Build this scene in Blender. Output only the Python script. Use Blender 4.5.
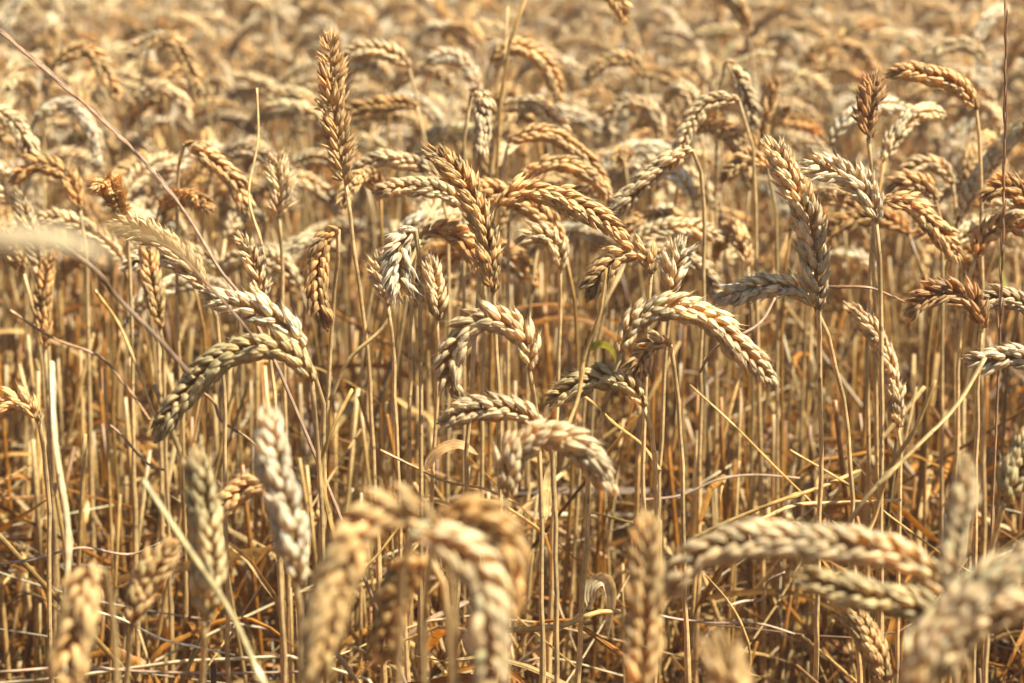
import bpy, math, random
import numpy as np
from mathutils import Vector

C = bpy.context.scene
COL = C.collection
for o in list(bpy.data.objects):
    bpy.data.objects.remove(o)

# ------------------------------------------------------------------ camera, sky, sun, exposure
CAM = np.array([0.0, 0.0, 1.0])
PITCH = math.radians(12.4)
FPX = 50.0 / 23.5 * 1024
cd = bpy.data.cameras.new("camera")
cam = bpy.data.objects.new("camera", cd)
COL.objects.link(cam)
cam.location = CAM
cam.rotation_euler = (math.pi / 2 - PITCH, 0, 0)
cd.sensor_fit = 'HORIZONTAL'
cd.sensor_width = 23.5
cd.lens = 50.0
cd.clip_start = 0.05
cd.clip_end = 1000
cd.dof.use_dof = True
cd.dof.focus_distance = 1.2
cd.dof.aperture_fstop = 6.6
C.camera = cam

SUN_TO = Vector((0.52, -0.12, 0.86)).normalized()      # direction towards the sun
w = bpy.data.worlds.new("World")
C.world = w
w.use_nodes = True
nt = w.node_tree
bg = nt.nodes["Background"]
sky = nt.nodes.new("ShaderNodeTexSky")
sky.sky_type = 'NISHITA'
sky.sun_disc = False
sky.sun_elevation = math.asin(SUN_TO.z)
sky.sun_rotation = math.atan2(SUN_TO.x, SUN_TO.y)
sky.dust_density = 2.0
nt.links.new(sky.outputs[0], bg.inputs[0])
bg.inputs[1].default_value = 0.05
sd = bpy.data.lights.new("sun", 'SUN')
sd.energy = 5.0
sd.angle = math.radians(0.53)
sd.color = (1.0, 0.94, 0.79)
so = bpy.data.objects.new("sun", sd)
COL.objects.link(so)
so.rotation_euler = (-SUN_TO).to_track_quat('-Z', 'Y').to_euler()
C.view_settings.view_transform = 'Standard'
C.view_settings.look = 'None'
C.view_settings.gamma = 1
C.view_settings.use_curve_mapping = False
C.view_settings.exposure = 1.52
C.render.engine = 'CYCLES'
C.cycles.max_bounces = 8
C.cycles.diffuse_bounces = 5
C.cycles.transmission_bounces = 6
C.cycles.glossy_bounces = 2

# ------------------------------------------------------------------ helpers
CP, SP = math.cos(PITCH), math.sin(PITCH)


def at(px, py, d):
    """the point d metres deep along the view axis at pixel (px, py)"""
    x = (px - 512) / FPX * d
    yv = (341.5 - py) / FPX * d
    return CAM + np.array([x, d * CP + yv * SP, -d * SP + yv * CP])


def proj(P):
    Q = np.asarray(P) - CAM
    dep = Q[..., 1] * CP - Q[..., 2] * SP
    up = Q[..., 1] * SP + Q[..., 2] * CP
    dep_ = np.where(dep > 0.02, dep, 0.02)
    return 512 + Q[..., 0] / dep_ * FPX, 341.5 - up / dep_ * FPX, dep


def unit(v):
    v = np.asarray(v, float)
    return v / np.maximum(np.linalg.norm(v, axis=-1, keepdims=True), 1e-9)


def catmull(P, n_per=8):
    """centripetal Catmull-Rom through P; returns points and the sample index of every P"""
    P = np.asarray(P, float)
    P_ = np.vstack([2 * P[0] - P[1], P, 2 * P[-1] - P[-2]])
    out, idx = [], [0]
    for i in range(1, len(P_) - 2):
        p0, p1, p2, p3 = P_[i - 1:i + 3]
        t0 = 0.0
        t1 = t0 + max(np.linalg.norm(p1 - p0), 1e-6) ** .5
        t2 = t1 + max(np.linalg.norm(p2 - p1), 1e-6) ** .5
        t3 = t2 + max(np.linalg.norm(p3 - p2), 1e-6) ** .5
        t = np.linspace(t1, t2, n_per, endpoint=False)[:, None]
        a1 = (t1 - t) / (t1 - t0) * p0 + (t - t0) / (t1 - t0) * p1
        a2 = (t2 - t) / (t2 - t1) * p1 + (t - t1) / (t2 - t1) * p2
        a3 = (t3 - t) / (t3 - t2) * p2 + (t - t2) / (t3 - t2) * p3
        b1 = (t2 - t) / (t2 - t0) * a1 + (t - t0) / (t2 - t0) * a2
        b2 = (t3 - t) / (t3 - t1) * a2 + (t - t1) / (t3 - t1) * a3
        out.append((t2 - t) / (t2 - t1) * b1 + (t - t1) / (t2 - t1) * b2)
        idx.append(idx[-1] + n_per)
    out.append(P[-1:])
    return np.vstack(out), idx


def arc(P):
    return np.concatenate([[0], np.cumsum(np.linalg.norm(np.diff(P, axis=0), axis=1))])


def resample(P, n):
    s = arc(P)
    q = np.linspace(0, s[-1], n)
    return np.stack([np.interp(q, s, P[:, k]) for k in range(3)], 1)


def frames(P, ref):
    """tangent and two normals carried along the path"""
    T = unit(np.gradient(P, axis=0))
    S = np.zeros_like(P)
    s = np.asarray(ref, float)
    for i in range(len(P)):
        s = s - T[i] * np.dot(s, T[i])
        if np.linalg.norm(s) < 1e-5:
            s = np.cross(T[i], [0.3, 0.9, 0.2])
        s = unit(s)
        S[i] = s
    return T, S, np.cross(T, S)


class Geo:
    """collects vertices, quads, colours and surface coordinates of ONE mesh"""

    def __init__(self):
        self.v, self.f, self.c, self.u, self.n = [], [], [], [], 0

    def add(self, v, f, c, u):
        self.v.append(v); self.f.append(f + self.n); self.c.append(c); self.u.append(u)
        self.n += len(v)

    def mesh(self, name, mat):
        V = np.concatenate(self.v).astype(np.float32)
        F = np.concatenate(self.f).astype(np.int32)
        Cc = np.concatenate(self.c).astype(np.float32)
        U = np.concatenate(self.u).astype(np.float32)
        me = bpy.data.meshes.new(name)
        me.vertices.add(len(V)); me.vertices.foreach_set("co", V.ravel())
        me.loops.add(F.size); me.loops.foreach_set("vertex_index", F.ravel())
        me.polygons.add(len(F))
        me.polygons.foreach_set("loop_start", np.arange(0, F.size, 4, dtype=np.int32))
        me.polygons.foreach_set("loop_total", np.full(len(F), 4, dtype=np.int32))
        me.polygons.foreach_set("use_smooth", np.ones(len(F), dtype=bool))
        a = me.attributes.new("tint", 'FLOAT_COLOR', 'POINT')
        a.data.foreach_set("color", np.concatenate([Cc, np.ones((len(Cc), 1), np.float32)], 1).ravel())
        b = me.attributes.new("around", 'FLOAT_VECTOR', 'POINT')
        b.data.foreach_set("vector", U.ravel())
        me.update(calc_edges=True)
        me.materials.append(mat)
        return me


def link(name, me, parent=None):
    o = bpy.data.objects.new(name, me)
    COL.objects.link(o)
    if parent is not None:
        o.parent = parent
        o.matrix_parent_inverse.identity()
        o.location = [-c for c in parent.location]
    return o


def empty(name, loc):
    o = bpy.data.objects.new(name, None)
    o.empty_display_size = 0.02
    o.location = loc
    COL.objects.link(o)
    return o


def tag(o, label=None, cat=None, group=None, kind=None):
    for k, v in (("label", label), ("category", cat), ("group", group), ("kind", kind)):
        if v:
            o[k] = v


# ------------------------------------------------------------------ materials
def dry_mat(name, rough, transl, stripes, bump, spec=0.35):
    m = bpy.data.materials.new(name)
    m.use_nodes = True
    t = m.node_tree
    N, L = t.nodes, t.links
    for n in list(N):
        N.remove(n)
    out = N.new("ShaderNodeOutputMaterial")
    pr = N.new("ShaderNodeBsdfPrincipled")
    tr = N.new("ShaderNodeBsdfTranslucent")
    mx = N.new("ShaderNodeMixShader")
    at_ = N.new("ShaderNodeAttribute"); at_.attribute_name = "tint"
    ar = N.new("ShaderNodeAttribute"); ar.attribute_name = "around"
    sx = N.new("ShaderNodeSeparateXYZ"); L.new(ar.outputs["Vector"], sx.inputs[0])
    # fine mottling of the dry husk
    tc = N.new("ShaderNodeTexCoord")
    no = N.new("ShaderNodeTexNoise"); no.inputs["Scale"].default_value = 260; no.inputs["Detail"].default_value = 4
    L.new(tc.outputs["Object"], no.inputs["Vector"])
    # lengthwise veins
    mu = N.new("ShaderNodeMath"); mu.operation = 'MULTIPLY'; mu.inputs[1].default_value = stripes * 2 * math.pi
    L.new(sx.outputs[0], mu.inputs[0])
    si = N.new("ShaderNodeMath"); si.operation = 'SINE'; L.new(mu.outputs[0], si.inputs[0])
    mr = N.new("ShaderNodeMapRange")
    mr.inputs[1].default_value = 0.3; mr.inputs[2].default_value = 0.72
    mr.inputs[3].default_value = 0.72; mr.inputs[4].default_value = 1.18
    L.new(no.outputs["Fac"], mr.inputs[0])
    ms = N.new("ShaderNodeMapRange")
    ms.inputs[1].default_value = -1; ms.inputs[2].default_value = 1
    ms.inputs[3].default_value = 0.9; ms.inputs[4].default_value = 1.06
    L.new(si.outputs[0], ms.inputs[0])
    mm = N.new("ShaderNodeMath"); mm.operation = 'MULTIPLY'
    L.new(mr.outputs[0], mm.inputs[0]); L.new(ms.outputs[0], mm.inputs[1])
    n2 = N.new("ShaderNodeTexNoise"); n2.inputs["Scale"].default_value = 45; n2.inputs["Detail"].default_value = 3
    L.new(tc.outputs["Object"], n2.inputs["Vector"])
    m2 = N.new("ShaderNodeMapRange")
    m2.inputs[1].default_value = 0.35; m2.inputs[2].default_value = 0.65
    m2.inputs[3].default_value = 0.80; m2.inputs[4].default_value = 1.14
    L.new(n2.outputs["Fac"], m2.inputs[0])
    n4 = N.new("ShaderNodeTexNoise"); n4.inputs["Scale"].default_value = 170; n4.inputs["Detail"].default_value = 2
    L.new(tc.outputs["Object"], n4.inputs["Vector"])
    m4 = N.new("ShaderNodeMapRange")               # dark specks of mould
    m4.inputs[1].default_value = 0.64; m4.inputs[2].default_value = 0.70
    m4.inputs[3].default_value = 1.0; m4.inputs[4].default_value = 0.5
    L.new(n4.outputs["Fac"], m4.inputs[0])
    m5 = N.new("ShaderNodeMath"); m5.operation = 'MULTIPLY'
    L.new(m2.outputs[0], m5.inputs[0]); L.new(m4.outputs[0], m5.inputs[1])
    m2 = m5
    m3 = N.new("ShaderNodeMath"); m3.operation = 'MULTIPLY'
    L.new(mm.outputs[0], m3.inputs[0]); L.new(m2.outputs[0], m3.inputs[1])
    mm = m3
    vm = N.new("ShaderNodeVectorMath"); vm.operation = 'SCALE'
    L.new(at_.outputs["Color"], vm.inputs[0]); L.new(mm.outputs[0], vm.inputs["Scale"])
    L.new(vm.outputs[0], pr.inputs["Base Color"])
    # light that passes through the husk comes out warmer
    tw = N.new("ShaderNodeVectorMath"); tw.operation = 'MULTIPLY'; tw.inputs[1].default_value = (1.2, 0.95, 0.6)
    L.new(vm.outputs[0], tw.inputs[0]); L.new(tw.outputs[0], tr.inputs["Color"])
    pr.inputs["Roughness"].default_value = rough
    pr.inputs["Specular IOR Level"].default_value = spec
    bp = N.new("ShaderNodeBump"); bp.inputs["Strength"].default_value = bump; bp.inputs["Distance"].default_value = 0.0004
    ad = N.new("ShaderNodeMath"); ad.operation = 'ADD'
    L.new(si.outputs[0], ad.inputs[0]); L.new(no.outputs["Fac"], ad.inputs[1])
    L.new(ad.outputs[0], bp.inputs["Height"]); L.new(bp.outputs[0], pr.inputs["Normal"])
    mx.inputs[0].default_value = transl
    L.new(pr.outputs[0], mx.inputs[1]); L.new(tr.outputs[0], mx.inputs[2]); L.new(mx.outputs[0], out.inputs[0])
    return m


M_EAR = dry_mat("dry_husk", 0.5, 0.44, 6, 0.5, 0.4)
M_STEM = dry_mat("dry_straw", 0.42, 0.24, 6, 0.25, 0.4)
M_LEAF = dry_mat("dry_leaf", 0.5, 0.35, 5, 0.4, 0.35)

m = bpy.data.materials.new("field_soil")
m.use_nodes = True
t = m.node_tree
pr = t.nodes["Principled BSDF"]
no = t.nodes.new("ShaderNodeTexNoise"); no.inputs["Scale"].default_value = 30; no.inputs["Detail"].default_value = 8
cr = t.nodes.new("ShaderNodeValToRGB")
cr.color_ramp.elements[0].position = 0.35; cr.color_ramp.elements[0].color = (0.05, 0.026, 0.011, 1)
cr.color_ramp.elements[1].position = 0.65; cr.color_ramp.elements[1].color = (0.22, 0.115, 0.04, 1)
tc = t.nodes.new("ShaderNodeTexCoord")
t.links.new(tc.outputs["Object"], no.inputs["Vector"])
t.links.new(no.outputs["Fac"], cr.inputs[0]); t.links.new(cr.outputs[0], pr.inputs["Base Color"])
pr.inputs["Roughness"].default_value = 0.95
M_SOIL = m

# real colours of the dry plant
PALE = np.array([0.74, 0.605, 0.34])
WHITE = np.array([0.82, 0.715, 0.48])
GOLD = np.array([0.68, 0.485, 0.205])
AMBER = np.array([0.65, 0.42, 0.15])
RUST = np.array([0.4, 0.17, 0.022])
BROWN = np.array([0.53, 0.325, 0.13])
GREENISH = np.array([0.57, 0.47, 0.23])
GREY = np.array([0.61, 0.5, 0.3])
STRAW = np.array([0.5, 0.32, 0.1])
RUSSET = np.array([0.33, 0.19, 0.09])
DARK = np.array([0.22, 0.14, 0.08])
MAUVE = np.array([0.4, 0.27, 0.17])
COLS = dict(pale=PALE, white=WHITE, gold=GOLD, amber=AMBER, brown=BROWN, greenish=GREENISH, grey=GREY,
            straw=STRAW, russet=RUSSET, dark=DARK, mauve=MAUVE)


# ------------------------------------------------------------------ ear of wheat
def floret_template(zs, seg):
    """unit husk: long axis z, width x, bulge y; keeled outside, flat inside, drawn into a sharp tip"""
    V, U = [], []
    for z in zs:
        q = min(z, 1.0)
        r = (q ** 0.52) * ((1.02 - q) ** 0.85) * 2.48
        if z <= 0: r = 0.2
        if z > 0.99: r = 0.09 if z < 1.08 else 0.015
        for k in range(seg):
            a = 2 * math.pi * k / seg
            ca, sa = math.cos(a), math.sin(a)
            ky = 0.92 + 0.3 * max(0.0, sa) ** 6 if sa > 0 else 0.55
            bow = 0.30 * math.sin(math.pi * min(1.0, z ** 0.9)) - 0.04 * z + 0.30 * max(0, z - 0.75)
            V.append((0.5 * r * ca, 0.5 * r * sa * ky + bow, z))
            U.append((k / seg, z, 0))
    F = []
    for i in range(len(zs) - 1):
        for k in range(seg):
            k2 = (k + 1) % seg
            F.append((i * seg + k, i * seg + k2, (i + 1) * seg + k2, (i + 1) * seg + k))
    return np.array(V), np.array(F), np.array(U)


LODS = [floret_template([0, .06, .18, .36, .55, .74, .9, 1.0, 1.42], 8),
        floret_template([0, .12, .34, .6, .85, 1.0, 1.2], 6),
        floret_template([0, .22, .6, 1.04], 5),
        floret_template([0, .4, 1.0], 4)]


def ear_spikelets(path, scale, seed, lod, roll, spread, col, loose=0.0, count=None, uniform=False):
    """list of Geo, one for each spikelet along the ear (base to tip)"""
    rng = np.random.default_rng(seed)
    Lr = arc(path)[-1]
    n = count or int(np.clip(round(Lr / (0.0032 * scale)), 7, 34))
    cut = np.interp(np.linspace(0, max(Lr - 0.0085 * scale, Lr * .6), n), arc(path), np.arange(len(path)))
    P = np.stack([np.interp(cut, np.arange(len(path)), path[:, k]) for k in range(3)], 1)
    ref = np.array([math.cos(roll), 0.25 * math.sin(roll * 1.7), math.sin(roll)])
    T, S, N = frames(P, ref)
    if roll is not None:
        a = 0.15 * rng.normal()
        S, N = S * math.cos(a) + N * math.sin(a), N * math.cos(a) - S * math.sin(a)
    TV, TF, TU = LODS[lod]
    out = []
    mm_ = 0.001 * scale
    for i in range(n):
        tt = i / (n - 1)
        f = min(1.0, 0.62 + 0.38 * tt / 0.16) * (1.0 if tt < 0.72 else 1.0 - 0.34 * (tt - 0.72) / 0.28)
        f *= 1 + 0.07 * rng.normal()
        s = S[i] * (1 if i % 2 == 0 else -1)
        T_, N_ = T[i], N[i]
        if i == n - 1:
            s = N[i]; N_ = -S[i]
        tw = 0.16 * rng.normal() * (1 + loose)
        s, N_ = s * math.cos(tw) + N_ * math.sin(tw), N_ * math.cos(tw) - s * math.sin(tw)
        lift = spread * (1 + 0.16 * rng.normal()) * (1 + loose * abs(rng.normal()))
        if i == n - 1: lift *= 0.25
        fl = []   # origin, direction, normal, length, width, colour factor
        def add(os_, on, ot, ds, dn, ns, nn, ln, wd, cf):
            j = rng.normal(size=3) * 0.075
            d = unit(T_ + s * (math.tan(math.radians(ds * lift)) + j[0]) + N_ * (math.tan(math.radians(dn * (0.6 + 0.4 * lift))) + j[1]))
            nr = s * ns + N_ * (nn + j[2])
            nr = unit(nr - d * np.dot(nr, d))
            fl.append((P[i] + (s * os_ + N_ * on + T_ * ot) * mm_ * f, d, nr,
                       ln * mm_ * f * (1 + 0.08 * rng.normal()), wd * mm_ * f * (1 + 0.07 * rng.normal()), cf))
        if lod < 3:
            nl = 1.0 - 0.7 * min(loose, .4)            # frayed ears have narrower, longer husks
            ll = 1.0 + 0.4 * min(loose, .4)
            add(1.0, 1.9, 0.0, 15, 15, 0.6, 0.8, 8.3 * ll, 4.4 * nl, 1.05)
            add(1.0, -1.9, 0.0, 15, -15, 0.6, -0.8, 8.3 * ll, 4.4 * nl, 1.05)
            add(2.0, 1.5, 2.0, 21, 10, 0.85, 0.5, 9.5 * ll, 4.4 * nl, 0.98)
            add(2.0, -1.5, 2.0, 21, -10, 0.85, -0.5, 9.5 * ll, 4.4 * nl, 0.98)
            if lod < 2 and loose >= .15:               # open, frayed husks
                for q in (1, -1):
                    add(2.2, 2.3 * q, 1.5 + rng.normal(), 27 + 5 * rng.normal(), 22 * q, .7, .7 * q, 9.8, 2.7, 1.06)
            if lod < 2:
                add(2.6, 0.0, 4.2, 22, rng.normal() * 4, 1.0, 0.1 * rng.normal(), 8.8 * ll, 4.2 * nl, 1.0)
        else:
            add(1.4, 1.6, 0.5, 17, 12, 0.7, 0.7, 12.5, 6.6, 1.0)
            add(1.4, -1.6, 0.5, 17, -12, 0.7, -0.7, 12.5, 6.6, 1.0)
        O = np.array([a[0] for a in fl]); D = np.array([a[1] for a in fl]); NN = np.array([a[2] for a in fl])
        LN = np.array([a[3] for a in fl]); WD = np.array([a[4] for a in fl]); CF = np.array([a[5] for a in fl])
        LT = np.cross(D, NN)
        V = (O[:, None, :] + D[:, None, :] * (TV[None, :, 2:3] * LN[:, None, None])
             + LT[:, None, :] * (TV[None, :, 0:1] * WD[:, None, None])
             + NN[:, None, :] * (TV[None, :, 1:2] * WD[:, None, None] * 0.8))
        k = len(TV)
        F = (TF[None] + (np.arange(len(fl)) * k)[:, None, None]).reshape(-1, 4)
        z = np.minimum(TV[:, 2], 1.0)[None, :, None]
        sp = 1 + 0.10 * rng.normal()
        cc = col[None, None, :] * (CF * sp * (1 + 0.09 * rng.normal(size=len(fl))))[:, None, None]
        # husks are deeper gold at the foot, bleached towards the rim
        tipc = np.array([1.14, 1.20, 1.34]); foot = np.array([0.92, 0.82, 0.66])
        cc = cc * (foot + (tipc - foot) * z)
        brown_tip = (rng.random(len(fl)) < 0.22)[:, None, None] * np.clip((z - 0.84) / 0.16, 0, 1)
        cc = cc * (1 - 0.45 * brown_tip * np.array([0.7, 1.0, 1.2]))
        U = np.tile(TU, (len(fl), 1)).reshape(len(fl), k, 3).copy()
        U[:, :, 2] = rng.random(len(fl))[:, None]
        g = Geo()
        g.add(V.reshape(-1, 3), F, np.clip(cc, 0.01, 0.86).reshape(-1, 3), U.reshape(-1, 3))
        out.append(g)
    return out


def merge(gs):
    g = Geo()
    for x in gs:
        for v, f, c, u in zip(x.v, x.f, x.c, x.u):
            g.v.append(v); g.f.append(f + g.n); g.c.append(c); g.u.append(u)
        g.n += x.n
    return g


def tube(path, radii, col, seg=7, col2=None, flat=1.0, rng=None, ref=(0.2, 0.9, 0.3)):
    g = Geo()
    P = np.asarray(path)
    n = len(P)
    T, S, N = frames(P, ref)
    a = np.arange(seg) / seg * 2 * math.pi
    R = np.asarray(radii)[:, None, None]
    V = P[:, None, :] + R * (np.cos(a)[None, :, None] * S[:, None, :] + np.sin(a)[None, :, None] * N[:, None, :] * flat)
    i = np.arange(n - 1)[:, None]; k = np.arange(seg)[None, :]; k2 = (k + 1) % seg
    F = np.stack([i * seg + k, i * seg + k2, (i + 1) * seg + k2, (i + 1) * seg + k], -1).reshape(-1, 4)
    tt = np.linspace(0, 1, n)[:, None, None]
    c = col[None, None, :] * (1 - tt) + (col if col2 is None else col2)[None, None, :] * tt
    if rng is not None:
        c = c * (1 + 0.10 * rng.normal(size=(n, 1, 1)))
    c = np.broadcast_to(c, (n, seg, 3)).reshape(-1, 3)
    U = np.zeros((n, seg, 3)); U[:, :, 0] = np.arange(seg) / seg; U[:, :, 1] = tt[:, :, 0]
    V = V.reshape(-1, 3)
    # closed ends
    V = np.vstack([V, P[:1], P[-1:]])
    c = np.vstack([c, c[:1], c[-1:]])
    U = np.vstack([U.reshape(-1, 3), U[0, :1], U[-1, :1]])
    caps = []
    for q in range(0, seg - 1, 1):
        caps.append((n * seg, (q + 1) % seg, q, n * seg))
    F0 = np.array([[n * seg, (q + 2) % seg, (q + 1) % seg, q % seg] for q in range(0, seg - 1, 2)])
    b = (n - 1) * seg
    F1 = np.array([[n * seg + 1, b + q % seg, b + (q + 1) % seg, b + (q + 2) % seg] for q in range(0, seg - 1, 2)])
    g.add(V, np.vstack([F, F0, F1]), np.clip(c, 0.01, 0.86), U)
    return g


def stem_geo(path, rng, col, r_top=0.00125, r_bot=0.0023, seg=7, lod=0):
    """path runs from the ground to the ear; a swollen node every 12-20 cm and a leaf sheath above it"""
    n = 40 if lod == 0 else (22 if lod == 1 else 10)
    P = resample(path, n)
    s = arc(P)
    L = s[-1]
    u = s / L
    R = r_bot + (r_top - r_bot) * np.clip(u * 1.15, 0, 1) ** 1.3
    node = L * rng.uniform(0.5, 0.68)
    shf = node + rng.uniform(0.07, 0.14)
    R = np.where((s > node) & (s < shf), R * 1.32, R)
    R = R * (1 + 0.55 * np.exp(-((s - node) / 0.004) ** 2) + 0.5 * np.exp(-((s - node * 0.5) / 0.004) ** 2))
    if lod == 0:
        P = P + rng.normal(size=P.shape) * 0.0004
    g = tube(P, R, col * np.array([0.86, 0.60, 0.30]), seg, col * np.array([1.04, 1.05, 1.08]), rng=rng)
    return g


def leaf_geo(path, width, rng, col, curl=1.2, twist=2.0, seg=5):
    """dry, rolled ribbon"""
    P = resample(np.asarray(path), 18)
    n = len(P)
    T, S, N = frames(P, rng.normal(size=3))
    g = Geo()
    u = np.linspace(0, 1, n)
    wv = width * np.minimum(1, (u + 0.05) * 6) * (1 - u ** 2.2) ** 0.8 + 0.0003
    ph = twist * u + rng.normal()
    V, U = [], []
    for i in range(n):
        a = ph[i]
        s_ = S[i] * math.cos(a) + N[i] * math.sin(a); n_ = N[i] * math.cos(a) - S[i] * math.sin(a)
        for k in range(seg):
            q = (k / (seg - 1) - 0.5) * 2
            th = q * curl * (0.6 + 0.5 * u[i])
            V.append(P[i] + wv[i] * 0.5 * (s_ * math.sin(th) / max(curl, 0.3) * 1.3 + n_ * (1 - math.cos(th)) / max(curl, 0.3)))
            U.append((k / seg, u[i], 0))
    V = np.array(V)
    i = np.arange(n - 1)[:, None]; k = np.arange(seg - 1)[None, :]
    F = np.stack([i * seg + k, i * seg + k + 1, (i + 1) * seg + k + 1, (i + 1) * seg + k], -1).reshape(-1, 4)
    c = col[None, :] * (1 + 0.12 * rng.normal(size=(n, 1))).repeat(seg, 0).reshape(-1, 1)
    g.add(V, F, np.clip(c, 0.01, 0.86), np.array(U))
    return g


def stem_leaf_path(path, rng, near=False):
    """a withered leaf that leaves the stem at a node and hangs"""
    L = arc(path)[-1]
    P = resample(path, 40)
    k = int(40 * rng.uniform(0.52, 0.74))
    az = rng.uniform(0, 2 * math.pi)
    out = np.array([math.cos(az), math.sin(az), 0])
    ln = rng.uniform(0.09, 0.2)
    pts = [P[k]]
    th = rng.uniform(0.25, 0.8)
    bend = rng.uniform(1.2, 2.5)
    for q in range(8):
        a = th + bend * (q / 7) ** 0.8
        pts.append(pts[-1] + (out * math.sin(a) + np.array([0, 0, 1]) * math.cos(a)) * ln / 8 + rng.normal(size=3) * 0.003)
    return np.array(pts)


# ------------------------------------------------------------------ the setting
S_ = 400
g = Geo()
n = 81
gx = np.sign(np.linspace(-1, 1, n)) * np.abs(np.linspace(-1, 1, n)) ** 3 * S_
X, Y = np.meshgrid(gx, gx + 2.0)
rg = np.random.default_rng(5)
Z = rg.normal(size=X.shape) * 0.008
V = np.stack([X, Y, Z], -1).reshape(-1, 3)
i = np.arange(n - 1)[:, None]; k = np.arange(n - 1)[None, :]
F = np.stack([i * n + k, i * n + k + 1, (i + 1) * n + k + 1, (i + 1) * n + k], -1).reshape(-1, 4)
g.add(V, F, np.full((len(V), 3), 0.2), np.zeros((len(V), 3)))
tag(link("ground", g.mesh("ground", M_SOIL)), kind="structure")

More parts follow.
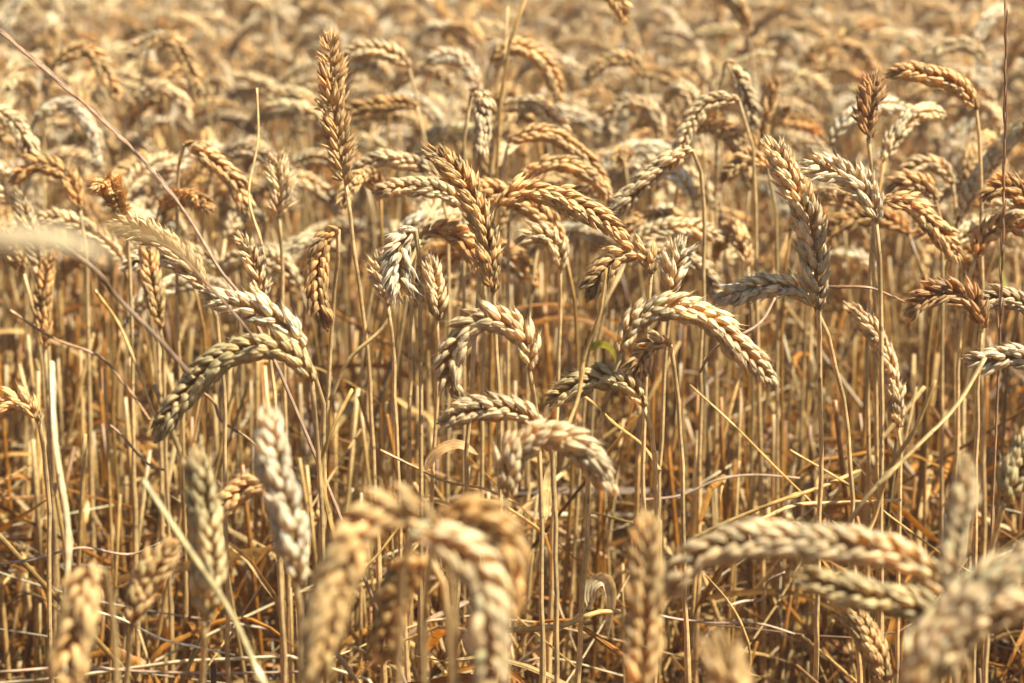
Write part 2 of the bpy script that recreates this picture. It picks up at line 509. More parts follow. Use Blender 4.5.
# ------------------------------------------------------------------ the wheat one can tell apart
# (depth, depth change to the tip, ear pixels from its foot to its tip, stem pixels below the foot,
#  size, colour, roll, spread, looseness, label, short name)
H = [
 # close to the lens
 (.78, -.01, [(92,565),(84,590),(76,630),(64,692)], [(101,562),(112,600),(116,700)], 1.0, 'gold', .4, 1.0, 0, "blurred golden ear hanging down at the bottom left corner, beneath the thick pale straw", "the hanging corner ear"),
 (.88, 0, [(205,620),(208,570),(203,510),(195,445)], [(204,640),(203,700)], 1.02, 'greenish', 1.2, 1.1, 0, "blurred upright yellowish ear at lower left, just left of the silvery upright ear", "the upright yellowish ear"),
 (.92, 0, [(131,625),(140,595),(158,565),(180,540)], [(130,640),(127,700)], .9, 'gold', .2, 1.2, 0, "small golden ear slanting up to the right between hanging corner ear and upright yellowish ear", "the small slanting golden ear"),
 (1.0, 0, [(270,483),(250,487),(226,503),(212,521)], [(276,500),(282,600),(284,700)], .8, 'gold', .9, 1.0, 0, "small yellowish ear poking out sideways behind the silvery upright ear at lower left", "the small sideways ear"),
 (.85, 0, [(297,582),(290,530),(276,470),(265,398)], [(298,600),(301,700)], .95, 'white', 1.0, 1.05, 0, "silvery white upright ear on a pale stalk at lower left, out of focus", "the silvery upright ear"),
 (.72, -.02, [(440,540),(408,513),(372,520),(345,560),(325,620),(312,695)], [(450,580),(455,640),(455,720)], 1.0, 'gold', .6, 1.0, 0, "big blurred ear arching left at the bottom edge with a grey shaded limb", "the big blurred arch"),
 (.69, 0, [(410,536),(443,541),(473,566),(487,610),(489,700)], [(403,562),(400,640),(398,720)], .98, 'pale', 1.4, 1.05, 0, "big blurred pale ear bending over and hanging straight down at the bottom, left of centre", "the big hanging pale ear"),
 (.74, 0, [(434,536),(465,517),(495,530),(506,572),(503,622)], [(427,562),(424,640),(423,720)], 1.05, 'amber', .5, 1.1, 0, "blurred orange ear bending right, half hidden behind the big hanging pale ear at the bottom", "the half hidden orange ear"),
 (.80, .01, [(427,556),(408,575),(392,612),(378,668)], [(441,580),(450,650),(452,720)], 1.0, 'amber', .3, 1.0, 0, "dark amber ear hanging inside the arch of the big blurred ears at the bottom", "the amber ear inside the arch"),
 (.97, 0, [(507,497),(512,462),(535,440),(565,440),(592,462),(612,500)], [(503,520),(497,600),(495,700)], 1.05, 'pale', 1.3, 1.1, 0, "bright pale yellow ear arching over to the right in the middle, slightly blurred", "the bright pale arch"),
 (.80, 0, [(945,598),(925,570),(885,552),(830,545),(770,540),(715,548),(685,570),(668,602)], [(952,625),(958,700)], 1.02, 'pale', 1.5, 1.0, 0, "long blurred braided ear lying level across the lower right, tip drooping left", "the long level ear"),
 (.82, 0, [(960,640),(930,615),(890,600),(840,588),(793,574)], [(967,665),(972,712)], .95, 'greenish', .5, .9, 0, "shaded grey-gold ear directly under the long level ear at lower right", "the shaded ear under the long one"),
 (.72, 0, [(946,595),(953,540),(962,495),(969,455)], [(940,625),(930,705)], .66, 'pale', .8, .8, 0, "thin blurred ear standing upright and pointed at lower right above the crossing ears", "the thin upright pointed ear"),
 (.68, 0, [(905,695),(925,650),(955,610),(990,580),(1035,548)], [(897,725)], .95, 'pale', 1.3, 1.0, 0, "very blurred pale ear slanting up across the bottom right corner", "the blurred corner ear at right"),
 (.70, 0, [(1045,600),(1000,612),(965,635),(938,685)], [(1055,640),(1057,720)], .85, 'pale', .5, 1.0, 0, "very blurred pale ear drooping left in the bottom right corner under the slanting one", "the drooping corner ear at right"),
 (1.05, 0, [(886,692),(875,655),(858,622),(838,590)], [(889,725)], .9, 'gold', 1.1, 1.05, 0, "fairly sharp golden ear rising to the left below the long level ear", "the golden ear under the level ear"),
 (.68, 0, [(736,720),(730,690),(722,655),(714,630)], [(738,755)], 1.0, 'gold', .3, 1.1, 0, "blurred golden ear tip poking up from the bottom edge right of centre", "the ear tip at the bottom edge"),
 (.78, 0, [(640,705),(642,650),(645,580),(645,512)], [(639,735)], 1.0, 'gold', .1, 1.05, .1, "blurred golden ear standing upright at the bottom, just right of centre", "the blurred upright golden ear"),
 (1.0, 0, [(1006,502),(1012,480),(1022,455),(1032,428)], [(1000,515),(990,550),(985,700)], .9, 'greenish', .8, 1.0, 0, "greenish pale ear upright at the right edge, above the bottom corner", "the greenish ear at the right edge"),
 # the sharp ones
 (1.28, 0, [(346,185),(340,150),(334,110),(331,70),(331,28)], [(350,215),(358,278),(367,344),(371,400),(376,520)], .98, 'gold', .1, 1.25, .4, "tall upright russet ear with loose pointed husks, tallest of the left half", "the tall upright russet ear"),
 (1.2, 0, [(492,292),(487,245),(473,200),(452,168),(423,145)], [(495,315),(498,400),(500,470),(502,560)], .95, 'gold', 1.2, 1.0, .15, "sharp golden ear leaning up to the left, centre of the upper half", "the leaning golden ear"),
 (1.35, 0, [(472,214),(445,192),(410,187),(372,193)], [(480,235),(484,330),(482,450)], .9, 'pale', 1.5, 1.0, 0, "pale ear pointing level to the left, just left of the leaning golden ear", "the pale level ear"),
 (1.5, 0, [(437,175),(410,163),(380,160),(352,170)], [(445,195),(449,300),(448,420)], .95, 'pale', .7, 1.0, 0, "pale arching ear right beside the foot of the tall upright russet ear", "the pale ear beside the russet one"),
 (1.2, 0, [(496,207),(520,192),(556,197),(595,216),(627,239)], [(488,225),(478,300),(470,420)], .95, 'gold', 1.3, 1.0, .1, "sharp two-toned golden ear bending right with pointed brown husks, above the centre", "the pointed ear above centre"),
 (1.5, 0, [(739,101),(708,104),(688,128),(676,160)], [(748,116),(754,160),(757,300)], .95, 'pale', 1.5, 1.0, 0, "braided pale ear curving down left at upper right of centre, tip on another ear", "the upper braided ear"),
 (1.38, 0, [(692,150),(665,165),(640,186),(620,206),(605,224)], [(700,165),(704,220),(702,340)], .9, 'pale', .8, 1.1, .1, "pale ear slanting down left, its foot at the tip of the upper braided ear", "the slanting pale ear"),
 (1.32, 0, [(869,138),(868,115),(872,93),(877,69)], [(870,160),(872,195),(874,300)], .92, 'brown', .4, 1.15, .25, "dark brown upright ear standing above its neighbours at upper right", "the dark brown upright ear"),
 (1.4, 0, [(976,110),(960,88),(930,75),(900,72),(883,78)], [(978,130),(981,200),(982,330)], .92, 'gold', 1.4, 1.0, 0, "braided ear arching left with a shaded underside, right beside the dark brown upright ear", "the braided arch at upper right"),
 (1.16, 0, [(818,310),(815,265),(806,215),(788,175),(767,135)], [(819,340),(820,430),(819,520),(816,695)], 1.02, 'pale', .3, 1.15, .15, "tall sharp ear leaning left, frayed pale on its right flank, right of centre", "the tall frayed ear"),
 (1.14, 0, [(877,222),(872,205),(860,185),(835,172),(800,163)], [(879,260),(881,330),(881,480)], .92, 'white', .6, 1.15, .2, "bleached ear bending left with a wispy tip on an upright pale stalk, upper right", "the bleached wispy ear"),
 (1.34, 0, [(882,203),(905,203),(930,222),(950,247),(960,264)], [(874,218),(869,300),(868,420)], 1.0, 'gold', 1.5, 1.1, .1, "full golden ear drooping right, behind the bleached wispy ear", "the full golden drooping ear"),
 (1.45, 0, [(935,200),(922,186),(902,184),(885,192)], [(940,215),(942,300),(942,420)], .95, 'gold', .2, 1.1, 0, "golden ear with even rows of husks just above the full golden drooping ear", "the even golden ear"),
 (1.6, 0, [(953,184),(937,166),(915,168),(899,187)], [(958,205),(955,300),(955,400)], .95, 'pale', .8, 1.0, 0, "pale glowing arch at upper right, below the braided arch", "the pale glowing arch"),
 (1.1, 0, [(304,347),(285,325),(255,311),(225,301),(199,291)], [(313,367),(322,400),(325,470),(322,600)], .95, 'white', 1.2, 1.1, .1, "bright whitish ear pointing left, lying right above the greenish braided arch", "the bright whitish ear"),
 (1.24, 0, [(207,292),(185,262),(160,240),(130,226),(106,222)], [(216,315),(224,400),(226,520)], .9, 'pale', .5, 1.1, .15, "pale frayed ear bending left at the left side, continuing beyond the bright whitish ear", "the frayed ear at left"),
 (1.06, 0, [(312,382),(290,355),(258,348),(225,358),(193,386),(170,415),(154,443)], [(315,402),(319,450),(323,520),(325,620)], .98, 'greenish', 1.5, .92, 0, "sharp greenish-grey braided ear arching left with a dark underside, left of centre", "the greenish braided arch"),
 (1.27, 0, [(339,231),(328,236),(320,257),(317,285),(321,310),(328,332)], [(338,255),(334,300),(330,350),(325,450)], .95, 'amber', .5, 1.15, .1, "amber ear folded sharply down from a pale frayed bend, left of the centre", "the folded amber ear"),
 (1.3, 0, [(264,306),(258,275),(248,250),(237,230)], [(268,330),(275,420),(278,520)], .8, 'pale', 1.0, 1.1, .25, "thin pale upright ear right behind the bright whitish ear", "the thin pale ear"),
 (1.4, 0, [(279,217),(281,192),(278,168),(282,150)], [(281,240),(284,330),(286,450)], .9, 'pale', .3, 1.25, .3, "pale upright spiky ear left of the tall upright russet ear", "the pale spiky ear"),
 (1.45, 0, [(185,145),(210,158),(235,183),(251,217)], [(179,160),(177,260),(180,380)], 1.0, 'gold', 1.5, 1.05, .1, "golden braided ear drooping right beside the thin reddish grass stalk", "the golden ear by the reddish grass"),
 (1.38, -.05, [(122,212),(114,194),(106,186),(98,192)], [(127,228),(131,300),(133,420)], .95, 'gold', .3, 1.25, .2, "ear pointing towards the viewer with fanned husks, left of the thin reddish grass stalk", "the fanned ear at left"),
 (1.45, -.03, [(160,208),(180,197),(198,200),(212,212)], [(156,225),(158,320),(160,420)], .9, 'amber', .6, 1.1, .2, "dark amber ear crossed by the thin reddish grass stalk near its foot", "the crossed amber ear"),
 (1.42, 0, [(160,328),(153,290),(148,258),(146,233)], [(162,345),(166,440),(168,520)], .9, 'gold', .9, 1.05, .1, "golden upright ear in the shade behind the frayed ear at left", "the golden shaded ear"),
 (1.5, 0, [(45,348),(43,310),(46,275),(52,248)], [(46,370),(50,460),(52,540)], .92, 'amber', .2, 1.1, .1, "amber upright ear in shade at the left edge, under the blurred leaf", "the amber ear at the left edge"),
 (1.1, 0, [(38,421),(30,408),(15,402),(-10,416)], [(42,440),(48,500),(50,600)], .85, 'gold', .8, 1.1, .1, "small golden ear curling left at the left edge, halfway down", "the small curled ear at the left edge"),
 (1.1, 0, [(530,369),(527,345),(510,328),(485,321),(462,337),(450,367),(456,404)], [(534,390),(537,420),(541,520),(542,640)], 1.0, 'pale', 1.1, 1.1, .1, "sharp hooked ear at the centre, pale on top with an amber hanging tip", "the hooked ear at the centre"),
 (1.2, -.01, [(414,230),(402,240),(398,262),(398,288),(403,303)], [(419,246),(421,330),(421,460)], 1.02, 'white', 1.5, 1.2, .2, "whitish ear folded over with fluffy husks facing the viewer, above the hooked ear", "the fluffy whitish ear"),
 (1.25, 0, [(388,306),(385,285),(380,265),(375,249)], [(391,330),(395,400),(400,520)], .85, 'pale', .6, 1.15, .2, "small pale upright ear touching the left of the fluffy whitish ear", "the small pale upright ear"),
 (1.28, 0, [(437,320),(436,296),(432,272),(429,254)], [(438,340),(437,400),(430,500)], .9, 'pale', 1.0, 1.1, .1, "pale upright ear to the right of the fluffy whitish ear", "the pale ear behind the fluffy one"),
 (1.36, 0, [(423,234),(445,231),(465,243),(481,274)], [(416,245),(411,330),(410,430)], 1.0, 'amber', 1.4, 1.05, .1, "amber ear drooping right between the fluffy whitish ear and the leaning golden ear", "the amber drooping ear"),
 (1.35, 0, [(560,270),(556,246),(540,236),(514,241)], [(561,290),(559,340),(556,440)], .9, 'pale', .4, 1.15, .1, "pale ear hooked left on a straight pale stalk, below the pointed ear above centre", "the pale hook below the pointed ear"),
 (1.2, 0, [(651,274),(645,257),(625,253),(603,272),(586,302)], [(649,300),(646,380),(643,480),(640,640)], .98, 'gold', .7, 1.15, .1, "golden fanned ear drooping left with a whitish tip, right of the centre line", "the golden fanned ear"),
 (1.25, 0, [(672,290),(674,270),(680,250),(686,236)], [(670,302),(664,380),(660,480)], .95, 'white', .9, 1.3, .3, "fluffy bleached upright ear right of the golden fanned ear", "the fluffy bleached ear"),
 (1.12, 0, [(620,353),(632,325),(660,309),(695,312),(730,338),(777,387)], [(611,382),(600,430),(590,470),(582,600)], 1.0, 'pale', 1.5, .95, .05, "long sharp braided ear arching right with a thin pointed tip, right of centre", "the long braided arch"),
 (1.2, 0, [(670,346),(656,343),(642,358),(632,384)], [(674,365),(681,450),(684,560)], .92, 'gold', .3, 1.2, .2, "short golden ear hanging under the long braided arch, right of centre", "the golden ear under the arch"),
 (1.13, 0, [(644,407),(630,388),(605,379),(575,388),(543,406)], [(651,425),(656,500),(655,640)], .95, 'greenish', 1.4, .95, 0, "dull pale braided ear lying level to the left, below the long braided arch", "the level braided ear"),
 (1.07, 0, [(543,428),(520,413),(490,409),(462,413),(436,424)], [(551,448),(555,520),(556,640)], .92, 'pale', 1.5, 1.05, 0, "cream ear lying level to the left just above the bright pale arch", "the cream level ear"),
 (1.17, 0, [(817,310),(805,293),(780,286),(750,289),(713,299)], [(828,335),(838,380),(848,430),(853,540)], .92, 'white', .5, 1.1, .15, "whitish ear pointing left from behind the stalk of the tall frayed ear", "the whitish pointing ear"),
 (1.3, 0, [(898,427),(893,385),(880,345),(862,318),(843,301)], [(900,445),(899,540)], .85, 'pale', .9, 1.05, .1, "pale slanting ear crossing behind a pale stalk, right of the whitish pointing ear", "the pale slanting ear"),
 (1.14, 0, [(983,328),(976,306),(955,294),(930,297),(904,316)], [(980,352),(977,420),(975,560)], .92, 'brown', .4, 1.15, .2, "sharp dark brown ear bending left with white husk tips at the right side", "the brown ear with white tips"),
 (1.12, 0, [(1048,367),(1015,356),(990,360),(963,358)], [(1060,385),(1064,500)], .85, 'white', 1.2, .95, .1, "whitish ear with a fine awn poking in from the right edge", "the whitish ear at the right edge"),
 (1.25, 0, [(1048,322),(1020,303),(995,299),(970,308)], [(1056,350),(1060,500)], .9, 'grey', .3, 1.1, .1, "greyish ear level at the right edge beside the brown ear with white tips", "the greyish level ear"),
 (1.35, 0, [(1040,215),(1018,191),(999,187),(983,202)], [(1048,245),(1052,400)], .92, 'amber', .9, 1.1, .2, "amber ear curling left at the right edge behind the dark grass stalk", "the amber curl at the right edge"),
 (1.36, 0, [(975,257),(985,236),(1005,225),(1038,233)], [(968,285),(960,330),(957,440)], .95, 'amber', .3, 1.1, .1, "amber ear arching right out of the frame, crossed by the dark grass stalk", "the amber arch at the right edge"),
 # a little farther back
 (1.75, 0, [(409,68),(392,55),(365,50),(338,60)], [(415,84),(422,130),(425,240)], 1.1, 'pale', 1.5, 1.05, 0, "blurred pale braid arching left on a thin stalk, beside the tip of the russet ear", "the pale braid by the russet tip"),
 (1.75, 0, [(417,107),(390,104),(360,108),(337,117)], [(424,122),(428,200),(428,300)], 1.0, 'amber', .6, 1.0, 0, "orange ear lying level behind the tall upright russet ear", "the orange level ear"),
 (1.9, 0, [(478,92),(470,70),(450,57),(424,63)], [(481,112),(481,200),(481,300)], 1.0, 'white', .6, 1.1, 0, "whitish blurred hook at the top, right of the pale braid", "the whitish hook"),
 (1.5, -.02, [(472,90),(481,100),(482,128),(479,160)], [(466,105),(464,200),(464,320)], 1.0, 'pale', 1.5, 1.1, 0, "striped pale ear hanging straight down above the leaning golden ear", "the striped hanging ear"),
 (1.8, 0, [(490,62),(515,48),(545,64),(562,102)], [(484,85),(482,170),(482,300)], 1.1, 'gold', 1.3, 1.1, 0, "blurred golden arch bending right at the top, right of the thin bare stalk", "the golden arch at the top"),
 (1.65, 0, [(498,112),(528,104),(555,121),(572,152)], [(492,128),(490,220),(490,320)], 1.0, 'pale', 1.4, 1.0, 0, "pale braid curving right above the dark golden arch, upper middle", "the pale braid in the upper middle"),
 (1.55, 0, [(508,143),(545,134),(580,154),(607,187)], [(501,160),(499,250),(500,350)], 1.0, 'gold', 1.2, 1.0, 0, "golden braid curving right above the pointed ear above centre", "the golden braid above centre"),
 (1.5, 0, [(518,180),(558,164),(595,180),(614,208)], [(511,196),(508,280),(508,380)], 1.0, 'gold', .5, 1.1, 0, "dark golden arch touching the pointed ear above centre from behind", "the dark golden arch"),
 (2.0, 0, [(645,78),(635,63),(610,61),(583,80)], [(649,110),(652,140),(653,250)], 1.05, 'gold', .8, 1.0, 0, "blurred arch on a pale stalk at the top, bending left, right of middle", "the arch on the pale stalk"),
 (1.95, 0, [(662,135),(650,109),(628,102),(612,114),(609,142)], [(665,155),(667,240),(667,330)], 1.0, 'pale', 1.2, 1.0, 0, "pale small round arch below the arch on the pale stalk", "the small round arch"),
 (1.65, 0, [(725,62),(740,80),(750,105),(753,133)], [(719,80),(716,170),(716,290)], 1.0, 'pale', 1.5, 1.05, 0, "pale braided ear hanging right beside the upper braided ear", "the pale hanging braid"),
 (1.55, 0, [(768,168),(752,159),(735,167),(720,182)], [(774,186),(777,260),(777,360)], .95, 'gold', 1.3, 1.1, 0, "even golden ear bending left, just left of the tall frayed ear tip", "the even golden ear by the frayed tip"),
 (1.9, 0, [(52,68),(85,50),(105,72),(119,103)], [(46,90),(44,170),(44,280)], 1.1, 'gold', 1.4, 1.05, 0, "blurred golden arch bending right under the tip of the thin reddish grass stalk", "the golden arch at upper left"),
 (1.8, 0, [(33,122),(62,105),(88,124),(101,168)], [(27,140),(26,230),(26,330)], 1.0, 'white', .7, 1.1, 0, "whitish arch bending right at the left side, below the golden arch", "the whitish arch at left"),
 (1.9, 0, [(128,110),(155,88),(180,99),(192,128)], [(122,130),(120,210),(120,320)], 1.05, 'pale', .9, 1.1, 0, "blurred pale arch right of the thin reddish grass stalk, upper left", "the pale arch at upper left"),
 (2.0, 0, [(148,50),(172,41),(190,69),(201,107)], [(142,70),(140,160),(140,260)], 1.05, 'gold', 1.5, 1.05, 0, "blurred golden braid hanging right above the pale arch, upper left", "the golden braid at upper left"),
 (1.6, 0, [(-12,108),(10,118),(26,142),(36,168)], [(-20,120),(-22,220),(-22,330)], 1.0, 'pale', 1.3, 1.1, 0, "pale drooping ear entering at the left edge, upper third", "the pale ear at the left edge"),
 (1.55, 0, [(80,210),(68,178),(40,165),(8,182)], [(85,232),(88,320),(90,420)], 1.0, 'amber', .8, 1.1, .1, "dark amber arch bending left under the whitish arch at the left side", "the amber arch at left"),
 (2.1, 0, [(988,66),(968,46),(938,50),(918,78)], [(993,85),(995,180),(995,280)], 1.05, 'pale', .9, 1.1, 0, "blurred pale arch bending left high at the right, beside the dark grass stalk", "the pale arch high at right"),
]

rng0 = random.Random(11)


def hero_path(d, dd, ear, stem):
    E = [at(x, y, d + dd * i / (len(ear) - 1)) for i, (x, y) in enumerate(ear)]
    Sx = [at(x, y, d + 0.012 * (i + 1)) for i, (x, y) in enumerate(stem)]
    last = Sx[-1]
    prev = Sx[-2] if len(Sx) > 1 else E[0]
    dv = unit(last - prev)
    slope = dv[:2] / max(0.25, -dv[2])
    m_ = np.linalg.norm(slope)
    if m_ > 0.12: slope *= 0.12 / m_
    gz = last[2]
    mid = np.array([last[0] + slope[0] * gz * 0.5, last[1] + slope[1] * gz * 0.5 + 0.01, gz * 0.5])
    gr = np.array([mid[0] + slope[0] * gz * 0.2, mid[1] + slope[1] * gz * 0.2, 0.0])
    full = [gr, mid] + Sx[::-1] + E
    P, idx = catmull(full, 8)
    k = idx[2 + len(Sx)]
    return P[:k + 1], P[k:]


def build_plant(stem_path, ear_path, p, lod, split, label, group, cat="wheat"):
    rng = np.random.default_rng(p['seed'] + 77)
    root = empty("wheat_plant", stem_path[0])
    tag(root, label, cat, group)
    sc = p['stem_col'] * (1 + 0.06 * rng.normal())
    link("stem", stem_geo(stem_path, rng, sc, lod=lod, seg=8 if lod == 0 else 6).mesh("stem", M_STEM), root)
    sp = ear_spikelets(ear_path, p['scale'], p['seed'], lod, p['roll'], p['spread'], p['col'], p['loose'])
    rach = tube(resample(ear_path, 14), np.linspace(0.0011, 0.0006, 14), sc, 6)
    if split:
        e = link("ear", rach.mesh("ear", M_EAR), root)
        for q in sp:
            link("spikelet", q.mesh("spikelet", M_EAR), e).location = (0, 0, 0)
    else:
        link("ear", merge([rach] + sp).mesh("ear", M_EAR), root)
    for _ in range(p['leaves']):
        link("leaf", leaf_geo(stem_leaf_path(stem_path, rng), rng.uniform(0.004, 0.008), rng, (AMBER if rng.random() < .5 else RUST) * rng.uniform(0.6, 1.1), rng.uniform(.8, 2.4), rng.uniform(-4, 4)).mesh("leaf", M_LEAF), root)
    return root


hero_ears = []
GROUP = "ears of wheat in the field"
for hi, (d, dd, ear, stem, scl, cn, roll, spread, loose, label, short) in enumerate(H):
    sp_, ep_ = hero_path(d, dd, ear, stem)
    r_ = np.random.default_rng(hi)
    par = dict(seed=100 + hi, scale=scl * 1.0, roll=roll, spread=spread, col=COLS[cn] * (1 + 0.04 * r_.normal()), loose=loose,
               stem_col=(STRAW * .6 + COLS['pale'] * .4) * r_.uniform(.85, 1.1), leaves=1)
    build_plant(sp_, ep_, par, 0 if d < 1.47 else 1, 0.84 < d < 1.3, label, GROUP)
    ex, ey, ed = proj(ep_)
    hero_ears.append((ep_, sp_, ex, ey, ed, short))

# ------------------------------------------------------------------ loose stalks, grass and leaves one can tell apart
TH = [
 # kind, depth, pixels, radius, colours, label, category
 ('grass', 1.14, [(251,312),(220,270),(188,217),(160,180),(115,132),(60,82),(5,36)], .00085, 'mauve', "thin reddish grass stalk slanting from the upper left corner down to the bright whitish ear", "grass stalk"),
 ('grass', 1.2, [(990,560),(996,430),(1001,300),(1004,180),(1006,20)], .0008, 'russet', "dark thin grass stalk standing upright near the right edge", "grass stalk"),
 ('straw', 1.35, [(266,300),(262,220),(258,150),(257,88)], .0011, 'gold', "bare brownish stalk standing upright left of the tall upright russet ear", "straw"),
 ('straw', 1.7, [(480,300),(490,180),(500,70),(508,6)], .0014, 'gold', "bare thin stalk rising to the top edge just left of the middle", "straw"),
 ('straw', .98, [(70,720),(66,600),(60,480),(52,362)], .0019, 'pale', "thick pale straw standing upright at the lower left above the hanging corner ear", "straw"),
 ('straw', .84, [(285,720),(258,668),(205,575),(143,480)], .0013, 'greenish', "blurred khaki straw slanting down right in front of the upright yellowish ear", "straw"),
 ('straw', 1.0, [(190,374),(165,345),(130,302),(95,270),(58,243)], .0013, 'dark', "dark slanting stalk at the left running to the tip of the greenish braided arch", "straw"),
 ('straw', 1.06, [(262,350),(240,320),(200,275),(170,245),(140,235)], .001, 'dark', "dark thin stalk crossing under the bright whitish ear", "straw"),
 ('straw', 1.05, [(835,545),(880,485),(935,420),(985,358)], .0022, 'gold', "thick straw slanting up right behind the thin upright pointed ear", "straw"),
 ('straw', 1.1, [(850,560),(880,500),(915,440),(935,380)], .0017, 'straw', "yellow straw slanting up right, left of the thick slanting straw", "straw"),
 ('straw', 1.2, [(822,287),(865,293),(905,302)], .0012, 'russet', "short dark level twig between tall frayed ear and brown ear with white tips", "twig"),
 ('straw', 1.25, [(700,372),(735,335),(775,298)], .001, 'mauve', "thin purplish twig slanting behind the whitish pointing ear", "twig"),
 ('straw', 1.22, [(660,470),(640,440),(560,380)], .0012, 'straw', "thin straw slanting down right behind the level braided ear", "straw"),
 ('straw', 1.1, [(566,430),(580,370),(593,310),(606,268)], .0017, 'straw', "broad pale straw leaning right below the golden fanned ear", "straw"),
 ('straw', 1.3, [(690,385),(740,430),(800,490),(860,545)], .0010, 'straw', "long pale straw slanting down right beneath the long braided arch", "straw"),
 ('straw', 1.3, [(790,450),(860,500),(925,545),(1000,590)], .0011, 'straw', "long thin yellowish straw slanting down right at the lower right", "straw"),
 ('straw', 1.25, [(500,630),(560,622),(620,612)], .002, 'straw', "pale split straw lying level at the bottom, left of the blurred upright golden ear", "straw"),
 ('straw', 1.25, [(380,450),(430,468),(480,490),(520,505)], .0010, 'straw', "pale straw slanting gently down right above the big hanging pale ear", "straw"),
 ('straw', 1.3, [(0,564),(60,553),(120,547),(160,543)], .0014, 'mauve', "pinkish straw lying nearly level behind the small slanting golden ear", "straw"),
 ('straw', 1.3, [(90,610),(150,630),(235,655)], .001, 'white', "shiny thin straw slanting down right at the bottom left", "straw"),
 ('straw', 1.35, [(0,672),(150,668),(300,672)], .0012, 'mauve', "thin straw lying level along the bottom edge at left", "straw"),
 ('straw', 1.3, [(200,390),(225,420),(258,447)], .0011, 'russet', "short reddish twig slanting down right beneath the greenish braided arch", "twig"),
 ('straw', 1.35, [(110,425),(140,452),(165,470)], .0011, 'russet', "short reddish twig at left, pointing at the upright yellowish ear", "twig"),
 ('straw', 1.4, [(10,310),(60,340),(115,372),(150,420)], .0012, 'russet', "brownish bent stalk slanting down right at the left edge", "straw"),
 ('straw', 1.35, [(95,290),(120,330),(145,375),(165,440)], .0014, 'straw', "golden stalk slanting down right under the blurred leaf", "straw"),
 ('straw', 1.3, [(760,520),(830,495),(900,500)], .0014, 'gold', "golden straw lying nearly level above the long level ear", "straw"),
 ('straw', 1.35, [(640,500),(720,483),(800,478)], .0012, 'mauve', "pinkish straw lying level right of the bright pale arch", "straw"),
 ('straw', 1.3, [(690,540),(750,515),(820,485),(860,470)], .0018, 'straw', "broad straw slanting up right behind the long level ear", "straw"),
 ('straw', 1.35, [(640,610),(720,622),(795,634)], .0011, 'mauve', "thin purplish straw lying level below the long level ear", "straw"),
 ('straw', 1.3, [(728,606),(760,590),(785,572)], .0011, 'mauve', "short violet twig slanting up right just below the long level ear", "twig"),
 ('straw', 1.3, [(735,690),(750,640),(705,575)], .0012, 'straw', "kinked straw below the drooping tip of the long level ear", "straw"),
 ('straw', 1.3, [(330,400),(360,350),(395,300),(420,240)], .0016, 'gold', "brown leaning straw left of the fluffy whitish ear", "straw"),
 ('straw', 1.2, [(320,640),(345,600),(400,525)], .0012, 'straw', "straw slanting behind the big blurred arch", "straw"),
 ('straw', 1.1, [(340,560),(322,500),(335,430),(352,390)], .0022, 'straw', "broad stalk leaning right, just right of the foot of the greenish braided arch", "straw"),
 ('leaf', .43, [(-40,240),(10,238),(55,237),(90,245),(112,262)], .006, 'grey', "very blurred whitish leaf reaching in from the left edge", "leaf"),
 ('leaf', .5, [(90,228),(140,230),(180,248),(222,290)], .004, 'grey', "very blurred greyish leaf bending down right beside the whitish blurred leaf", "leaf"),
 ('leaf', 1.3, [(425,470),(440,452),(458,446),(478,455)], .013, 'brown', "brown folded leaf below the cream level ear", "leaf"),
 ('leaf', 1.4, [(590,350),(600,345),(612,352),(616,368)], .010, 'yellowgreen', "small yellow-green leaf left of the foot of the long braided arch", "leaf"),
 ('leaf', 1.3, [(590,610),(592,585),(605,578),(612,592),(608,640)], .010, 'pale', "curled pale leaf hanging left of the blurred upright golden ear", "leaf"),
 ('leaf', 1.5, [(1010,300),(1000,270),(1005,245)], .008, 'yellowgreen', "small greenish leaf at the right edge under the amber arch", "leaf"),
 ('leaf', 1.2, [(545,520),(548,480),(556,455)], .010, 'gold', "tan leaf upright under the bright pale arch", "leaf"),
]
COLS['yellowgreen'] = np.array([0.26, 0.27, 0.05])
